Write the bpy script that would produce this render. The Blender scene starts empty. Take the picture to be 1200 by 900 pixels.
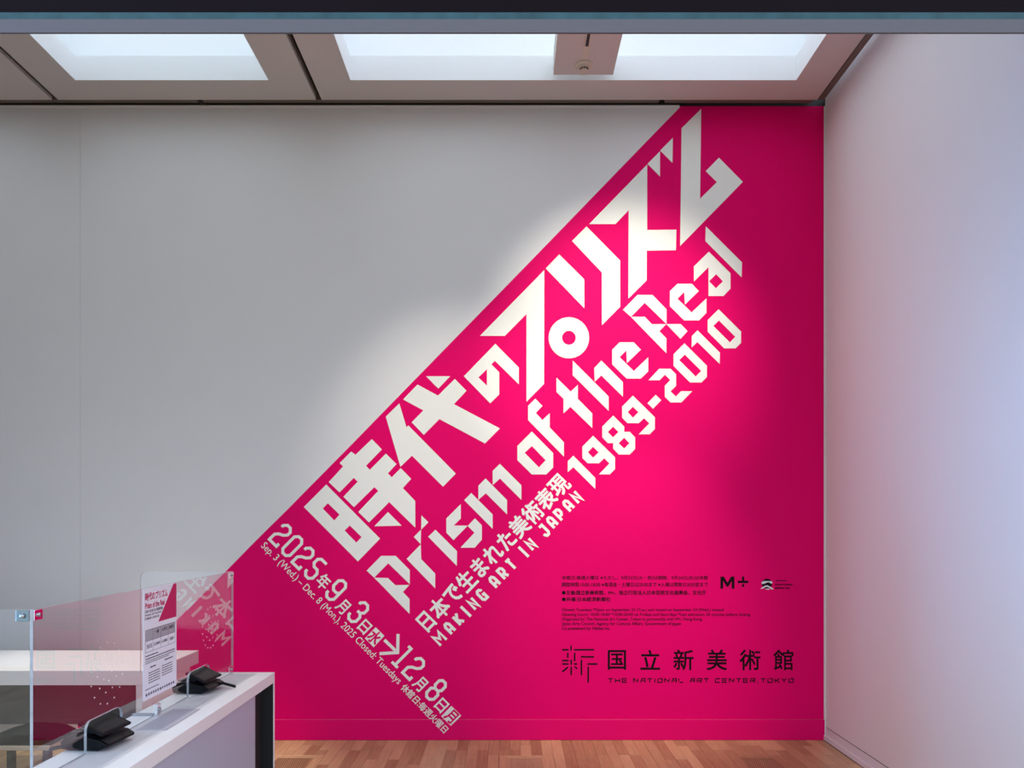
import bpy, bmesh, math, random
from mathutils import Vector
from mathutils.geometry import tessellate_polygon

random.seed(7)
scene = bpy.context.scene
C = scene.collection

# ------------------------------------------------------------------ camera, world, lights, exposure
EZ, YW, S = 1.554, 5.4, 0.006            # eye height, distance to the back wall, metres per photo pixel on that wall
VX, VY, F = 596.0, 608.0, 900.0          # vanishing point and focal length in photo pixels
cam_d = bpy.data.cameras.new('camera'); cam = bpy.data.objects.new('camera', cam_d); C.objects.link(cam)
cam.location = (0, 0, EZ); cam.rotation_euler = (math.pi / 2, 0, 0)
cam_d.sensor_width = 36; cam_d.lens = 36 * F / 1200
cam_d.shift_x = (600 - VX) / 1200; cam_d.shift_y = (VY - 450) / 1200
cam_d.clip_start = 0.05
scene.camera = cam
world = bpy.data.worlds.new('atrium_daylight'); scene.world = world; world.use_nodes = True
world.node_tree.nodes['Background'].inputs[0].default_value = (0.72, 0.84, 1.0, 1)
world.node_tree.nodes['Background'].inputs[1].default_value = 1.42
vs = scene.view_settings
vs.view_transform = 'Standard'; vs.look = 'None'; vs.exposure = 0.50; vs.gamma = 1; vs.use_curve_mapping = False


def spot(name, loc, aim, energy, size, blend, col, rad=0.05):
    l = bpy.data.lights.new(name, 'SPOT'); l.energy = energy; l.spot_size = math.radians(size); l.spot_blend = blend
    l.color = col; l.shadow_soft_size = rad
    o = bpy.data.objects.new(name, l); C.objects.link(o); o.location = loc
    o.rotation_euler = (Vector(aim) - Vector(loc)).to_track_quat('-Z', 'Y').to_euler()
    return o


WARM = (1.0, 0.93, 0.80)
spot('mural_spotlight', (0.75, 2.6, 4.3), (0.80, 5.4, 2.80), 300, 41, 1.0, WARM)
spot('mural_spotlight', (0.95, 2.6, 4.3), (0.84, 5.4, 0.80), 310, 31, 1.0, WARM)
spot('mural_spotlight', (0.0, 2.6, 4.3), (-0.42, 5.4, 1.98), 165, 36, 1.0, WARM)
spot('desk_spotlight', (-2.3, 4.0, 4.3), (-2.3, 4.55, 0.72), 330, 34, 0.7, (1.0, 0.93, 0.82), 0.03)
spot('added_counter_spot', (-1.9, 3.3, 4.3), (-1.27, 2.75, 0.86), 120, 34, 0.8, (1.0, 0.95, 0.88), 0.04)  # added downlight, no fixture seen, to whiten the counter top
# added area light for unseen atrium daylight, shaped to grade the right wall blue
side_day = bpy.data.lights.new('added_atrium_daylight', 'AREA'); side_day.shape = 'RECTANGLE'; side_day.size = 3.0; side_day.size_y = 1.4
side_day.energy = 420; side_day.color = (0.14, 0.50, 1.0)
wo = bpy.data.objects.new('added_atrium_daylight', side_day); C.objects.link(wo); wo.location = (-7, 0.35, 1.7)
wo.rotation_euler = (0, -math.pi / 2, 0)


# ------------------------------------------------------------------ materials
def mat(name, col, rough=0.6, metal=0.0, noise=0.0, nscale=40.0, bump=0.0, spec=0.5, emit=None, estr=0.0):
    m = bpy.data.materials.new(name); m.use_nodes = True
    nt = m.node_tree; b = nt.nodes['Principled BSDF']
    b.inputs['Base Color'].default_value = (*col, 1); b.inputs['Roughness'].default_value = rough
    b.inputs['Metallic'].default_value = metal; b.inputs['Specular IOR Level'].default_value = spec
    if emit:
        b.inputs['Emission Color'].default_value = (*emit, 1); b.inputs['Emission Strength'].default_value = estr
    if noise or bump:
        tc = nt.nodes.new('ShaderNodeTexCoord'); n = nt.nodes.new('ShaderNodeTexNoise')
        n.inputs['Scale'].default_value = nscale; n.inputs['Detail'].default_value = 4
        nt.links.new(tc.outputs['Object'], n.inputs['Vector'])
        if noise:
            mx = nt.nodes.new('ShaderNodeMix'); mx.data_type = 'RGBA'
            mx.inputs[6].default_value = (*[c * (1 - noise) for c in col], 1)
            mx.inputs[7].default_value = (*[min(1, c * (1 + noise)) for c in col], 1)
            nt.links.new(n.outputs['Fac'], mx.inputs[0]); nt.links.new(mx.outputs[2], b.inputs['Base Color'])
        if bump:
            bp = nt.nodes.new('ShaderNodeBump'); bp.inputs['Strength'].default_value = bump; bp.inputs['Distance'].default_value = 0.002
            nt.links.new(n.outputs['Fac'], bp.inputs['Height']); nt.links.new(bp.outputs['Normal'], b.inputs['Normal'])
    return m


def acrylic_mat(name, tint):
    m = bpy.data.materials.new(name); m.use_nodes = True; nt = m.node_tree; nt.nodes.clear()
    out = nt.nodes.new('ShaderNodeOutputMaterial'); mix = nt.nodes.new('ShaderNodeMixShader')
    tr = nt.nodes.new('ShaderNodeBsdfTransparent'); gl = nt.nodes.new('ShaderNodeBsdfGlossy')
    fr = nt.nodes.new('ShaderNodeFresnel'); ge = nt.nodes.new('ShaderNodeNewGeometry')
    inv = nt.nodes.new('ShaderNodeMath'); inv.operation = 'SUBTRACT'; inv.inputs[0].default_value = 1.0
    mul = nt.nodes.new('ShaderNodeMath'); mul.operation = 'MULTIPLY'
    two = nt.nodes.new('ShaderNodeMath'); two.operation = 'MULTIPLY'; two.inputs[1].default_value = 1.9; two.use_clamp = True
    tr.inputs[0].default_value = (*tint, 1); gl.inputs['Roughness'].default_value = 0.01; fr.inputs[0].default_value = 1.49
    # a sheet reflects at both of its faces: the outward face carries both reflections
    nt.links.new(ge.outputs['Backfacing'], inv.inputs[1]); nt.links.new(fr.outputs[0], mul.inputs[0]); nt.links.new(inv.outputs[0], mul.inputs[1])
    nt.links.new(mul.outputs[0], two.inputs[0]); nt.links.new(two.outputs[0], mix.inputs[0])
    nt.links.new(tr.outputs[0], mix.inputs[1]); nt.links.new(gl.outputs[0], mix.inputs[2]); nt.links.new(mix.outputs[0], out.inputs[0])
    return m


def wood_mat(name, per_object=True):
    m = bpy.data.materials.new(name); m.use_nodes = True; nt = m.node_tree; b = nt.nodes['Principled BSDF']
    tc = nt.nodes.new('ShaderNodeTexCoord'); mp = nt.nodes.new('ShaderNodeMapping'); mp.inputs['Scale'].default_value = (60, 4, 60)
    n = nt.nodes.new('ShaderNodeTexNoise'); n.inputs['Scale'].default_value = 1.0; n.inputs['Detail'].default_value = 6; n.inputs['Roughness'].default_value = 0.65
    nt.links.new(mp.outputs[0], n.inputs['Vector'])
    cr = nt.nodes.new('ShaderNodeValToRGB')
    cr.color_ramp.elements[0].position = 0.25; cr.color_ramp.elements[0].color = (0.35, 0.205, 0.090, 1)
    cr.color_ramp.elements[1].position = 0.8; cr.color_ramp.elements[1].color = (0.72, 0.49, 0.25, 1)
    add = nt.nodes.new('ShaderNodeMath'); add.operation = 'MULTIPLY_ADD'; add.inputs[1].default_value = 0.6
    if per_object:
        oi = nt.nodes.new('ShaderNodeObjectInfo')
        off = nt.nodes.new('ShaderNodeVectorMath'); off.operation = 'ADD'
        nt.links.new(tc.outputs['Object'], off.inputs[0]); nt.links.new(oi.outputs['Location'], off.inputs[1])
        nt.links.new(off.outputs[0], mp.inputs[0])
        sc = nt.nodes.new('ShaderNodeMath'); sc.operation = 'MULTIPLY'; sc.inputs[1].default_value = 0.42
        nt.links.new(oi.outputs['Random'], sc.inputs[0]); nt.links.new(sc.outputs[0], add.inputs[2])
    else:
        nt.links.new(tc.outputs['Object'], mp.inputs[0])
        br = nt.nodes.new('ShaderNodeTexBrick'); br.inputs['Scale'].default_value = 1.0
        mp2 = nt.nodes.new('ShaderNodeMapping'); mp2.inputs['Rotation'].default_value = (0, 0, math.pi / 2)
        nt.links.new(tc.outputs['Object'], mp2.inputs[0]); nt.links.new(mp2.outputs[0], br.inputs['Vector'])
        br.inputs['Brick Width'].default_value = 0.5; br.inputs['Row Height'].default_value = 0.072; br.inputs['Mortar Size'].default_value = 0.001
        br.inputs['Color1'].default_value = (0, 0, 0, 1); br.inputs['Color2'].default_value = (0.42, 0.42, 0.42, 1); br.inputs['Mortar'].default_value = (0, 0, 0, 1)
        nt.links.new(br.outputs['Color'], add.inputs[2])
    nt.links.new(n.outputs['Fac'], add.inputs[0]); nt.links.new(add.outputs[0], cr.inputs[0]); nt.links.new(cr.outputs[0], b.inputs['Base Color'])
    b.inputs['Roughness'].default_value = 0.33
    return m


M_WALL = mat('white_wall_paint', (0.80, 0.79, 0.79), 0.7, noise=0.02, nscale=3, bump=0.05)
M_WALLR = mat('white_side_wall_paint', (0.82, 0.81, 0.81), 0.6, noise=0.015, nscale=3)
M_PINK = mat('magenta_vinyl', (0.82, 0.0008, 0.140), 0.6, noise=0.03, nscale=30, bump=0.03, spec=0.06)
M_PINKB = mat('magenta_baseboard_paint', (0.82, 0.0008, 0.140), 0.5, noise=0.02, nscale=20, spec=0.1)
M_CREAM = mat('cream_white_vinyl', (0.90, 0.885, 0.83), 0.5, noise=0.01, nscale=60)
M_BLACKV = mat('black_vinyl', (0.010, 0.004, 0.007), 0.6, noise=0.1, nscale=60, spec=0.06)
M_GREYV = mat('pale_grey_vinyl', (0.75, 0.75, 0.78), 0.5, noise=0.02)
M_CEIL = mat('ceiling_panel_paint', (0.62, 0.58, 0.565), 0.75, noise=0.02, nscale=5)
M_SLOT = mat('dark_slot_metal', (0.022, 0.017, 0.015), 0.6, noise=0.1)
M_RAIL = mat('brown_rail_metal', (0.16, 0.12, 0.10), 0.5, noise=0.05)
M_COFF = mat('coffer_lining_white', (0.86, 0.87, 0.90), 0.6, noise=0.01)
M_LUM = mat('luminous_ceiling_sheet', (0.9, 0.95, 0.95), 0.5, noise=0.01, emit=(0.78, 0.92, 1.0), estr=0.92)
M_WOOD = wood_mat('oak_strip_floor'); M_WOODF = wood_mat('oak_strip_floor_field', False)
M_GROOVE = mat('dark_groove', (0.03, 0.025, 0.025), 0.8, noise=0.1)
M_SKIRT = mat('white_skirting_paint', (0.80, 0.78, 0.79), 0.45, noise=0.01)
M_LAM = mat('white_counter_laminate', (0.80, 0.79, 0.80), 0.32, noise=0.01, nscale=20)
M_INSET = mat('pale_grey_counter_inset', (0.62, 0.61, 0.63), 0.35, noise=0.02, nscale=30)
M_FROST = mat('frosted_pale_glass_panel', (0.42, 0.46, 0.57), 0.25, noise=0.02, nscale=4)
M_TEAL = mat('teal_glass_edge', (0.026, 0.068, 0.080), 0.3, noise=0.5, nscale=25, spec=0.2)
M_BLACK = mat('black_recess_panel', (0.008, 0.008, 0.010), 0.6, noise=0.1)
M_PLAST = mat('black_device_plastic', (0.004, 0.004, 0.005), 0.4, noise=0.15, nscale=60, spec=0.12)
M_SCREEN = mat('dark_device_screen', (0.016, 0.014, 0.015), 0.35, noise=0.1, spec=0.18)
M_METAL = mat('polished_steel', (0.78, 0.79, 0.82), 0.12, metal=1.0, noise=0.02)
M_DSTEEL = mat('steel_plate_dark_reflection', (0.16, 0.21, 0.23), 0.25, metal=1.0, noise=0.03)  # steel with a dark teal reflection put into its colour
M_BOLT = mat('dark_steel_bolt', (0.35, 0.36, 0.38), 0.2, metal=1.0, noise=0.05)
M_PAPER = mat('white_poster_paper', (0.80, 0.79, 0.86), 0.6, noise=0.01)
M_INK = mat('black_poster_ink', (0.05, 0.03, 0.05), 0.6, noise=0.05)
M_GREYI = mat('grey_poster_ink', (0.38, 0.37, 0.41), 0.6, noise=0.03)
M_PINKI = mat('magenta_poster_ink', (0.55, 0.006, 0.10), 0.6, noise=0.03)
M_PATCH = mat('grey_patch_surface', (0.42, 0.40, 0.45), 0.5, noise=0.02, nscale=50)
M_DESKB = mat('dark_grey_desk_panel', (0.10, 0.105, 0.115), 0.6, noise=0.05)
M_CUSH = mat('black_chair_fabric', (0.007, 0.009, 0.014), 0.9, noise=0.2, nscale=120, bump=0.2, spec=0.05)
M_TAN = mat('pale_wood_chair_frame', (0.50, 0.40, 0.30), 0.5, noise=0.1, nscale=15)
M_DET = mat('ivory_detector_plastic', (0.66, 0.60, 0.50), 0.4, noise=0.02)
M_HEAD = mat('dark_header_panel', (0.006, 0.003, 0.005), 0.6, noise=0.2, nscale=5, spec=0.05)
M_HRAIL = mat('grey_header_rail', (0.105, 0.095, 0.105), 0.6, noise=0.03, spec=0.2)
M_ACR = acrylic_mat('clear_acrylic', (0.955, 0.965, 0.97))
M_ACRE = mat('polished_acrylic_edge', (0.30, 0.31, 0.33), 0.12, noise=0.3, nscale=30)
M_HOLE = mat('drilled_acrylic_rim', (0.85, 0.85, 0.88), 0.3, noise=0.02)


# ------------------------------------------------------------------ builders
class MB:
    def __init__(s):
        s.v, s.f, s.m, s.mats = [], [], [], []

    def mi(s, m):
        if m not in s.mats: s.mats.append(m)
        return s.mats.index(m)

    def box(s, a, b, m, skip=()):
        x0, y0, z0 = a; x1, y1, z1 = b; i = len(s.v); k = s.mi(m)
        s.v += [(x0, y0, z0), (x1, y0, z0), (x1, y1, z0), (x0, y1, z0), (x0, y0, z1), (x1, y0, z1), (x1, y1, z1), (x0, y1, z1)]
        for n, q in enumerate(((3, 2, 1, 0), (4, 5, 6, 7), (0, 1, 5, 4), (1, 2, 6, 5), (2, 3, 7, 6), (3, 0, 4, 7))):
            if n in skip: continue
            s.f.append(tuple(i + j for j in q)); s.m.append(k)
        return s

    def prism(s, loops, frame, t0, t1, m, side=None, back=True):
        """loops: outer 2D loop then holes; frame(p, t) -> 3D point. t1 is the visible front."""
        k = s.mi(m); ks = s.mi(side or m)
        flat = [p for l in loops for p in l]; i = len(s.v); n = len(flat)
        s.v += [tuple(frame(p, t1)) for p in flat]; s.v += [tuple(frame(p, t0)) for p in flat]
        # Newell normal of tessellation decides winding
        want = Vector(frame(flat[0], t1)) - Vector(frame(flat[0], t0))
        for tri in tessellate_polygon([[Vector((p[0], p[1], 0)) for p in l] for l in loops]):
            a, b, c = (Vector(s.v[i + j]) for j in tri)
            nn = (b - a).cross(c - a)
            if nn.length < 1e-12: continue
            tr = tri if nn.dot(want) > 0 else tri[::-1]
            s.f.append(tuple(i + j for j in tr)); s.m.append(k)
            if back: s.f.append(tuple(i + n + j for j in tr[::-1])); s.m.append(k)
        o = 0
        for li, l in enumerate(loops):
            ar = sum(l[j][0] * l[(j + 1) % len(l)][1] - l[(j + 1) % len(l)][0] * l[j][1] for j in range(len(l)))
            e0, e1 = Vector(frame((0, 0), t1)), Vector(frame((1, 0), t1)); e2 = Vector(frame((0, 1), t1))
            hand = (e1 - e0).cross(e2 - e0).dot(want)
            ccw = (ar > 0) == (hand > 0)
            if li: ccw = not ccw
            for j in range(len(l)):
                a, b = i + o + j, i + o + (j + 1) % len(l)
                q = (a, a + n, b + n, b) if ccw else (b, b + n, a + n, a)
                s.f.append(q); s.m.append(ks)
            o += len(l)
        return s

    def lathe(s, prof, org, m, seg=24, axis='z'):
        k = s.mi(m); i = len(s.v); n = len(prof)
        for a in range(seg):
            c, sn = math.cos(2 * math.pi * a / seg), math.sin(2 * math.pi * a / seg)
            for r, h in prof:
                p = {'z': (r * c, r * sn, h), 'x': (h, r * c, r * sn), 'y': (r * sn, h, r * c)}[axis]
                s.v.append(tuple(org[j] + p[j] for j in range(3)))
        for a in range(seg):
            b = (a + 1) % seg
            for j in range(n - 1):
                s.f.append((i + a * n + j, i + b * n + j, i + b * n + j + 1, i + a * n + j + 1)); s.m.append(k)
        return s

    def build(s, name, parent=None, smooth=False, bevel=0.0):
        me = bpy.data.meshes.new(name); me.from_pydata(s.v, [], s.f)
        for m in s.mats: me.materials.append(m)
        me.polygons.foreach_set('material_index', s.m)
        if smooth: me.polygons.foreach_set('use_smooth', [True] * len(me.polygons))
        me.update()
        o = bpy.data.objects.new(name, me); C.objects.link(o)
        if parent: o.parent = parent
        if bevel:
            b = o.modifiers.new('edge', 'BEVEL'); b.width = bevel; b.segments = 2; b.limit_method = 'ANGLE'
        return o


def bx(name, a, b, m, parent=None, bevel=0.0):
    return MB().box(a, b, m).build(name, parent, bevel=bevel)


def thing(name, label, cat, loc=(0, 0, 0), group=None):
    o = bpy.data.objects.new(name, None); C.objects.link(o); o.location = loc; o.empty_display_size = 0.1
    o['label'] = label; o['category'] = cat
    if group: o['group'] = group
    return o


def tag(o, label, cat, group=None):
    o['label'] = label; o['category'] = cat
    if group: o['group'] = group
    return o


def struct(o, label=None):
    o['kind'] = 'structure'
    if label: o['label'] = label
    return o


def wall(p, t):                      # photo pixel on the back wall -> place on that wall, t in front of it
    return ((p[0] - VX) * S, YW - t, EZ - (p[1] - VY) * S)


# ------------------------------------------------------------------ room shell
XR = (967 - VX) * S                  # right wall
ZT = EZ + (VY - 125) * S             # top of the back wall
ZC = 4.46                            # ceiling panels
XL, YF = -6.0, 1.75
XSEAM = (94 - VX) * S
wb = MB().box((XL, YW, -0.05), (XSEAM - 0.001, YW + 0.12, ZT), M_WALL).box((XSEAM + 0.001, YW, -0.05), (XR + 0.2, YW + 0.12, ZT), M_WALL)
wb.box((XSEAM - 0.001, YW + 0.004, 0), (XSEAM + 0.001, YW + 0.1, ZT), M_WALL)
wb = struct(wb.build('wall_back'), 'white back wall behind the magenta exhibition graphic')
wr = struct(bx('wall_right', (XR, YF, -0.05), (XR + 0.15, YW, ZC + 0.05), M_WALLR), 'plain white side wall right of the magenta graphic')
struct(bx('wall_left', (XL - 0.15, YF, 0), (XL, YW + 0.12, ZC + 0.6), M_WALL), 'white side wall far to the left')
struct(bx('wall_plenum', (XL, YW + 0.005, ZT + 0.001), (XR + 0.2, YW + 0.12, 5.3), M_SLOT), 'dark wall above the ceiling gap')
t1 = MB().box((XL, YW - 0.012, ZT - 0.004), (1.20, YW + 0.01, ZT + 0.005), M_SKIRT)
struct(t1.build('trim_1'), 'thin pale cap rail along the top of the white wall')
struct(bx('trim_2', (XR - 0.008, YW - 0.012, 0.0), (XR - 0.0005, YW - 0.0005, ZT), M_SKIRT), 'thin pale corner strip between magenta wall and side wall')

# floor: base, loose strips near the back wall
PY0 = 4.44; PX1 = XR; PX0 = XR - 58 * 0.0715 - 0.0005
fl = MB()
fl.box((XL, -4, -0.05), (7, YF, 0), M_WOODF).box((XL, YF, -0.05), (XR - 0.0003, PY0, 0), M_WOODF).box((XL, PY0, -0.05), (PX0, YW, 0), M_WOODF).box((PX0, PY0, -0.05), (PX1, YW, -0.012), M_GROOVE)
floor = struct(fl.build('floor'), 'oiled wood strip floor')
PW = 0.0715
plank_mesh = {}


def plank(x, y0, L):
    key = round(L, 3)
    if key not in plank_mesh:
        me = bpy.data.meshes.new('plank')
        w, l, h, b = PW - 0.0009, L - 0.0009, 0.012, 0.0009
        vs_ = []
        for dz, ins in ((-h, 0), (-b, 0), (0, b)):
            vs_ += [(ins, ins, dz), (w - ins, ins, dz), (w - ins, l - ins, dz), (ins, l - ins, dz)]
        fs = [(8, 9, 10, 11)]
        for r in (0, 4):
            fs += [(r + j, r + (j + 1) % 4, r + 4 + (j + 1) % 4, r + 4 + j) for j in range(4)]
        me.from_pydata(vs_, [], fs); me.materials.append(M_WOOD); plank_mesh[key] = me
    o = bpy.data.objects.new('plank', plank_mesh[key]); C.objects.link(o); o.parent = floor
    o.location = (x, y0, random.uniform(-0.0006, 0)); return o


GR = [(-1.535, 4.62), (-0.035, 4.62), (1.465, 4.62)]       # floor grilles (x0, y0), 0.375 wide, 0.43 long
GW, GL = PW * 5, 0.43
ncol = 58
for c in range(ncol):
    x = PX0 + c * PW
    blocked = [g for g in GR if 0 <= c - round((g[0] - PX0) / PW) < 5]
    spans = [(PY0, YW)] if not blocked else [(PY0, GR[0][1]), (GR[0][1] + GL, YW)]
    for a, b in spans:
        y = a; first = True
        while y < b - 1e-4:
            L = random.choice((0.30, 0.40, 0.50))
            if first: L = random.choice((0.12, 0.22, 0.32)); first = False
            if y + L > b - 0.08: L = b - y
            plank(x, y, round(L, 2) if y + L < b - 1e-4 else round(b - y, 3)); y += L
for i, (gx, gy) in enumerate(GR):
    # snap the grille into the column grid
    x0 = PX0 + round((gx - PX0) / PW) * PW
    g = thing('floor_grille', ['perforated wooden floor grille in front of the white counter end',
                               'perforated wooden floor grille left of the wall museum lettering',
                               'perforated wooden floor grille nearest the right wall'][i], 'grille', (x0, gy, 0), 'floor air grilles')
    fr = MB()
    for a, b in (((0.002, 0.002, -0.012), (GW - 0.002, 0.05, -0.001)), ((0.002, GL - 0.05, -0.012), (GW - 0.002, GL - 0.002, -0.001)),
                 ((0.002, 0.05, -0.012), (0.06, GL - 0.05, -0.001)), ((GW - 0.06, 0.05, -0.012), (GW - 0.002, GL - 0.05, -0.001))):
        fr.box(a, b, M_WOOD)
    fr.build('frame', g)
    bx('perforated_plate', (0.0605, 0.0505, -0.012), (GW - 0.0605, GL - 0.0505, -0.0025), M_WOOD, g)
    hl = MB(); k = hl.mi(M_GROOVE)
    nx, ny = 16, 22
    for a in range(nx):
        for b in range(ny):
            cx = 0.07 + (a + 0.5 * (b % 2)) * (GW - 0.15) / (nx - 0.5); cy = 0.06 + b * (GL - 0.12) / (ny - 1); j = len(hl.v)
            hl.v += [(cx + 0.004 * math.cos(q * math.pi / 3), cy + 0.004 * math.sin(q * math.pi / 3), -0.0022) for q in range(6)]
            hl.f.append(tuple(range(j, j + 6))); hl.m.append(k)
    ho = hl.build('perforation', g); ho['kind'] = 'stuff'

# baseboards
ZB = EZ - (843 - VY) * S
bb = MB().box(((92 - VX) * S, YW - 0.012, 0), (XR - 0.006, YW - 0.0005, ZB), M_PINKB)
struct(bb.build('baseboard_back', bevel=0.004), 'magenta painted baseboard along the back wall')
struct(bx('baseboard_left', (XL, YW - 0.006, 0), ((92 - VX) * S - 0.001, YW - 0.0005, ZB), M_SKIRT, bevel=0.002), 'white baseboard behind the desk')
br_ = MB().box((XR - 0.016, YF, 0.004), (XR - 0.0005, YW - 0.013, 0.038), M_SKIRT)
br_ = struct(br_.build('baseboard_right', bevel=0.002), 'white skirting along the right wall')
bx('skirting_panel', (XR - 0.004, YF, 0.038), (XR - 0.0003, YW - 0.022, 0.092), M_SKIRT, br_)
bx('skirting_groove', (XR - 0.0016, YF, 0.092), (XR - 0.0003, YW - 0.022, 0.0955), M_GROOVE, br_)
bx('skirting_shadow_gap', (XR - 0.0155, YF, 0.0), (XR - 0.0005, YW - 0.013, 0.004), M_GROOVE, br_)

# ceiling: panels with light coffers, dark slots between them
ceil = struct(bx('ceiling', (XL, YF, 5.3), (XR + 0.2, YW + 0.12, 5.4), M_SLOT), 'pale ceiling panels with recessed luminous coffers')
YCE = 5.327
TH = 0.025


def ceiling_panel(x0, x1, hole=None):
    m = MB(); z0, z1 = ZC, ZC + TH
    if not hole:
        m.box((x0, YF + 0.12, z0), (x1, YCE, z1), M_CEIL)
    else:
        a, b, c, d = hole
        m.box((x0, YF + 0.12, z0), (x1, c, z1), M_CEIL).box((x0, d, z0), (x1, YCE, z1), M_CEIL)
        m.box((x0, c, z0), (a, d, z1), M_CEIL).box((b, c, z0), (x1, d, z1), M_CEIL)
    return m.build('ceiling_panel', ceil)


H1 = (-2.872, -1.589, 3.55, 5.088); H2 = (-1.049, 1.907, 3.55, 5.088)
H0 = (-4.70, -3.417, 3.55, 5.088)  # unseen coffer continuing the row, added to lift the ambient light at left
ceiling_panel(-4.95, -3.166, H0); ceiling_panel(-3.124, -1.336, H1); ceiling_panel(-1.296, 2.140, H2); ceiling_panel(-6.0, -4.99)
for (a, b, c, d) in (H0, H1, H2):
    zl, zu, w = ZC + 0.161, ZC + 0.62, 0.10
    low = MB()
    e = 0.006; zq = ZC - 0.0006; a, b, c, d = a + 0.0015, b - 0.0015, c + 0.0015, d - 0.0015
    low.box((a - .001, d, zq), (b + .001, d + .001, zl), M_COFF).box((a - .001, c - .001, zq), (b + .001, c, zl), M_COFF)
    low.box((a - .001, c, zq), (a, d, zl), M_COFF).box((b, c, zq), (b + .001, d, zl), M_COFF)
    co = low.build('light_coffer', ceil)
    up = MB()
    A, B, Cc, D = a - w, b + w, c - w, d + w
    up.box((A - e, D, zl - 0.01), (B + e, D + e, zu), M_COFF).box((A - e, Cc - e, zl - 0.01), (B + e, Cc, zu), M_COFF)
    up.box((A - e, Cc, zl - 0.01), (A, D, zu), M_COFF).box((B, Cc, zl - 0.01), (B + e, D, zu), M_COFF)
    up.box((A, d + e, zl - 0.01), (B, D, zl), M_COFF).box((A, Cc, zl - 0.01), (B, c - e, zl), M_COFF)
    up.box((A, c - e, zl - 0.01), (a - e, d + e, zl), M_COFF).box((b + e, c - e, zl - 0.01), (B, d + e, zl), M_COFF)
    up.build('coffer_box', co)
    bx('luminous_sheet', (A - e, Cc - e, zu), (B + e, D + e, zu + 0.01), M_LUM, co)
# beam across the wide coffer with its lighting track
bm_ = bx('ceiling_beam', (0.293, YF + 0.12, ZC - 0.001), (0.683, 5.025, ZC + 0.14), M_CEIL, ceil)
trk = MB().box((0.462, YF + 0.12, ZC - 0.004), (0.470, 4.96, ZC - 0.001), M_DET).box((0.492, YF + 0.12, ZC - 0.004), (0.500, 4.96, ZC - 0.001), M_DET)
trk.box((0.470, 4.72, ZC - 0.003), (0.492, 4.96, ZC - 0.001), M_DET)
trk.build('lighting_track', bm_)
bx('track_slot', (0.472, YF + 0.12, ZC - 0.0022), (0.490, 4.72, ZC - 0.001), M_SLOT, bm_)
bx('cable_cover', (0.472, 4.965, ZC - 0.006), (0.500, 5.022, ZC - 0.001), M_DET, bm_)
# rails inside the slots
rl = MB().box((XL, YCE + 0.012, ZC + 0.006), (1.05, YCE + 0.05, ZC + 0.05), M_RAIL); rl.build('slot_rail', ceil)
MB().box((1.09, YCE + 0.012, ZC + 0.006), (2.12, YCE + 0.05, ZC + 0.05), M_RAIL).build('slot_rail', ceil)
MB().box((2.150, YF + 0.12, ZC + 0.002), (2.190, YCE, ZC + 0.04), M_RAIL).build('slot_rail', ceil)
for jx in (-3.15, -1.315):
    MB().box((jx - 0.03, YF + 0.12, ZC + 0.03), (jx - 0.012, YCE, ZC + 0.06), M_RAIL).build('slot_rail', ceil)
MB().box((-2.16, YCE + 0.008, ZC - 0.004), (-2.13, YCE + 0.055, ZC + 0.03), M_SLOT).build('slot_clip', ceil)

det = thing('smoke_detector', 'round ivory smoke detector on the ceiling beam', 'detector', (0.483, 4.916, ZC - 0.001))
MB().lathe([(0.0001, -0.012), (0.052, -0.012), (0.058, -0.006), (0.058, 0.0)], (0, 0, 0), M_DET, 32).build('base', det, True)
MB().lathe([(0.0001, -0.034), (0.020, -0.034), (0.032, -0.026), (0.036, -0.012)], (0, 0, 0), M_DET, 32).build('sensor_cap', det, True)
vn = MB()
for q in range(5):
    a = math.radians(-150 + 30 * q)
    cx, cy = 0.0265 * math.cos(a), 0.0265 * math.sin(a)
    vn.box((cx - 0.0045, cy - 0.0045, -0.0335), (cx + 0.0045, cy + 0.0045, -0.026), M_SLOT)
vn.build('sensor_vent', det)

# header across the opening where the camera stands
zr = EZ + 570 * YF / F; z1 = EZ + 585.5 * YF / F; z2 = EZ + 593.5 * YF / F
hd = struct(bx('wall_front', (XL - 0.15, YF + 0.021, EZ + 1.26), (7, YF + 0.12, 5.4), M_HEAD), 'dark header above the opening in the foreground')
bx('header_rail', (-3.6, YF, zr), (7, YF + 0.006, z1), M_HRAIL, hd)
bx('added_jamb', (XL - 0.15, YF, 0), (-3.6, YF + 0.10, EZ + 1.259), M_WALL, hd)  # unseen jamb added to shape how the side daylight fades along the right wall
bx('glass_edge', (-3.6, YF, z1), (7, YF + 0.008, z2), M_TEAL, hd)
bx('header_glass', (-3.6, YF + 0.004, z2), (7, YF + 0.02, z2 + 0.9), M_HEAD, hd)

# ------------------------------------------------------------------ exhibition graphic
mural = thing('wall_graphic', 'magenta diagonal exhibition title graphic with white lettering on the back wall', 'mural', (0.3, YW, 0))
MO = Vector(mural.location)


def wl(p, t):
    q = wall(p, t); return (q[0] - MO.x, q[1] - MO.y, q[2] - MO.z)


FT = 0.0012
field = MB().prism([[(92, 843), (205, 729), (265.8, 668.5), (300, 633.5), (334, 600), (413, 520), (620, 308), (773, 150), (798, 124.6), (965.3, 124.6), (965.3, 843)]], wl, 0.0002, FT, M_PINK)
field.build('magenta_field', mural)


def glyph(polys, name='letter', m=None, t=FT + 0.0014):
    """polys: list of loops-lists in photo pixels"""
    b = MB()
    for i, loops in enumerate(polys):
        b.prism(loops, wl, FT - 0.0004, t + i * 0.00006, m or M_CREAM)
    return b.build(name, mural)


def crop(ox, oy, s):
    return lambda *pts: [(ox + x / s, oy + y / s) for x, y in pts]


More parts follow.
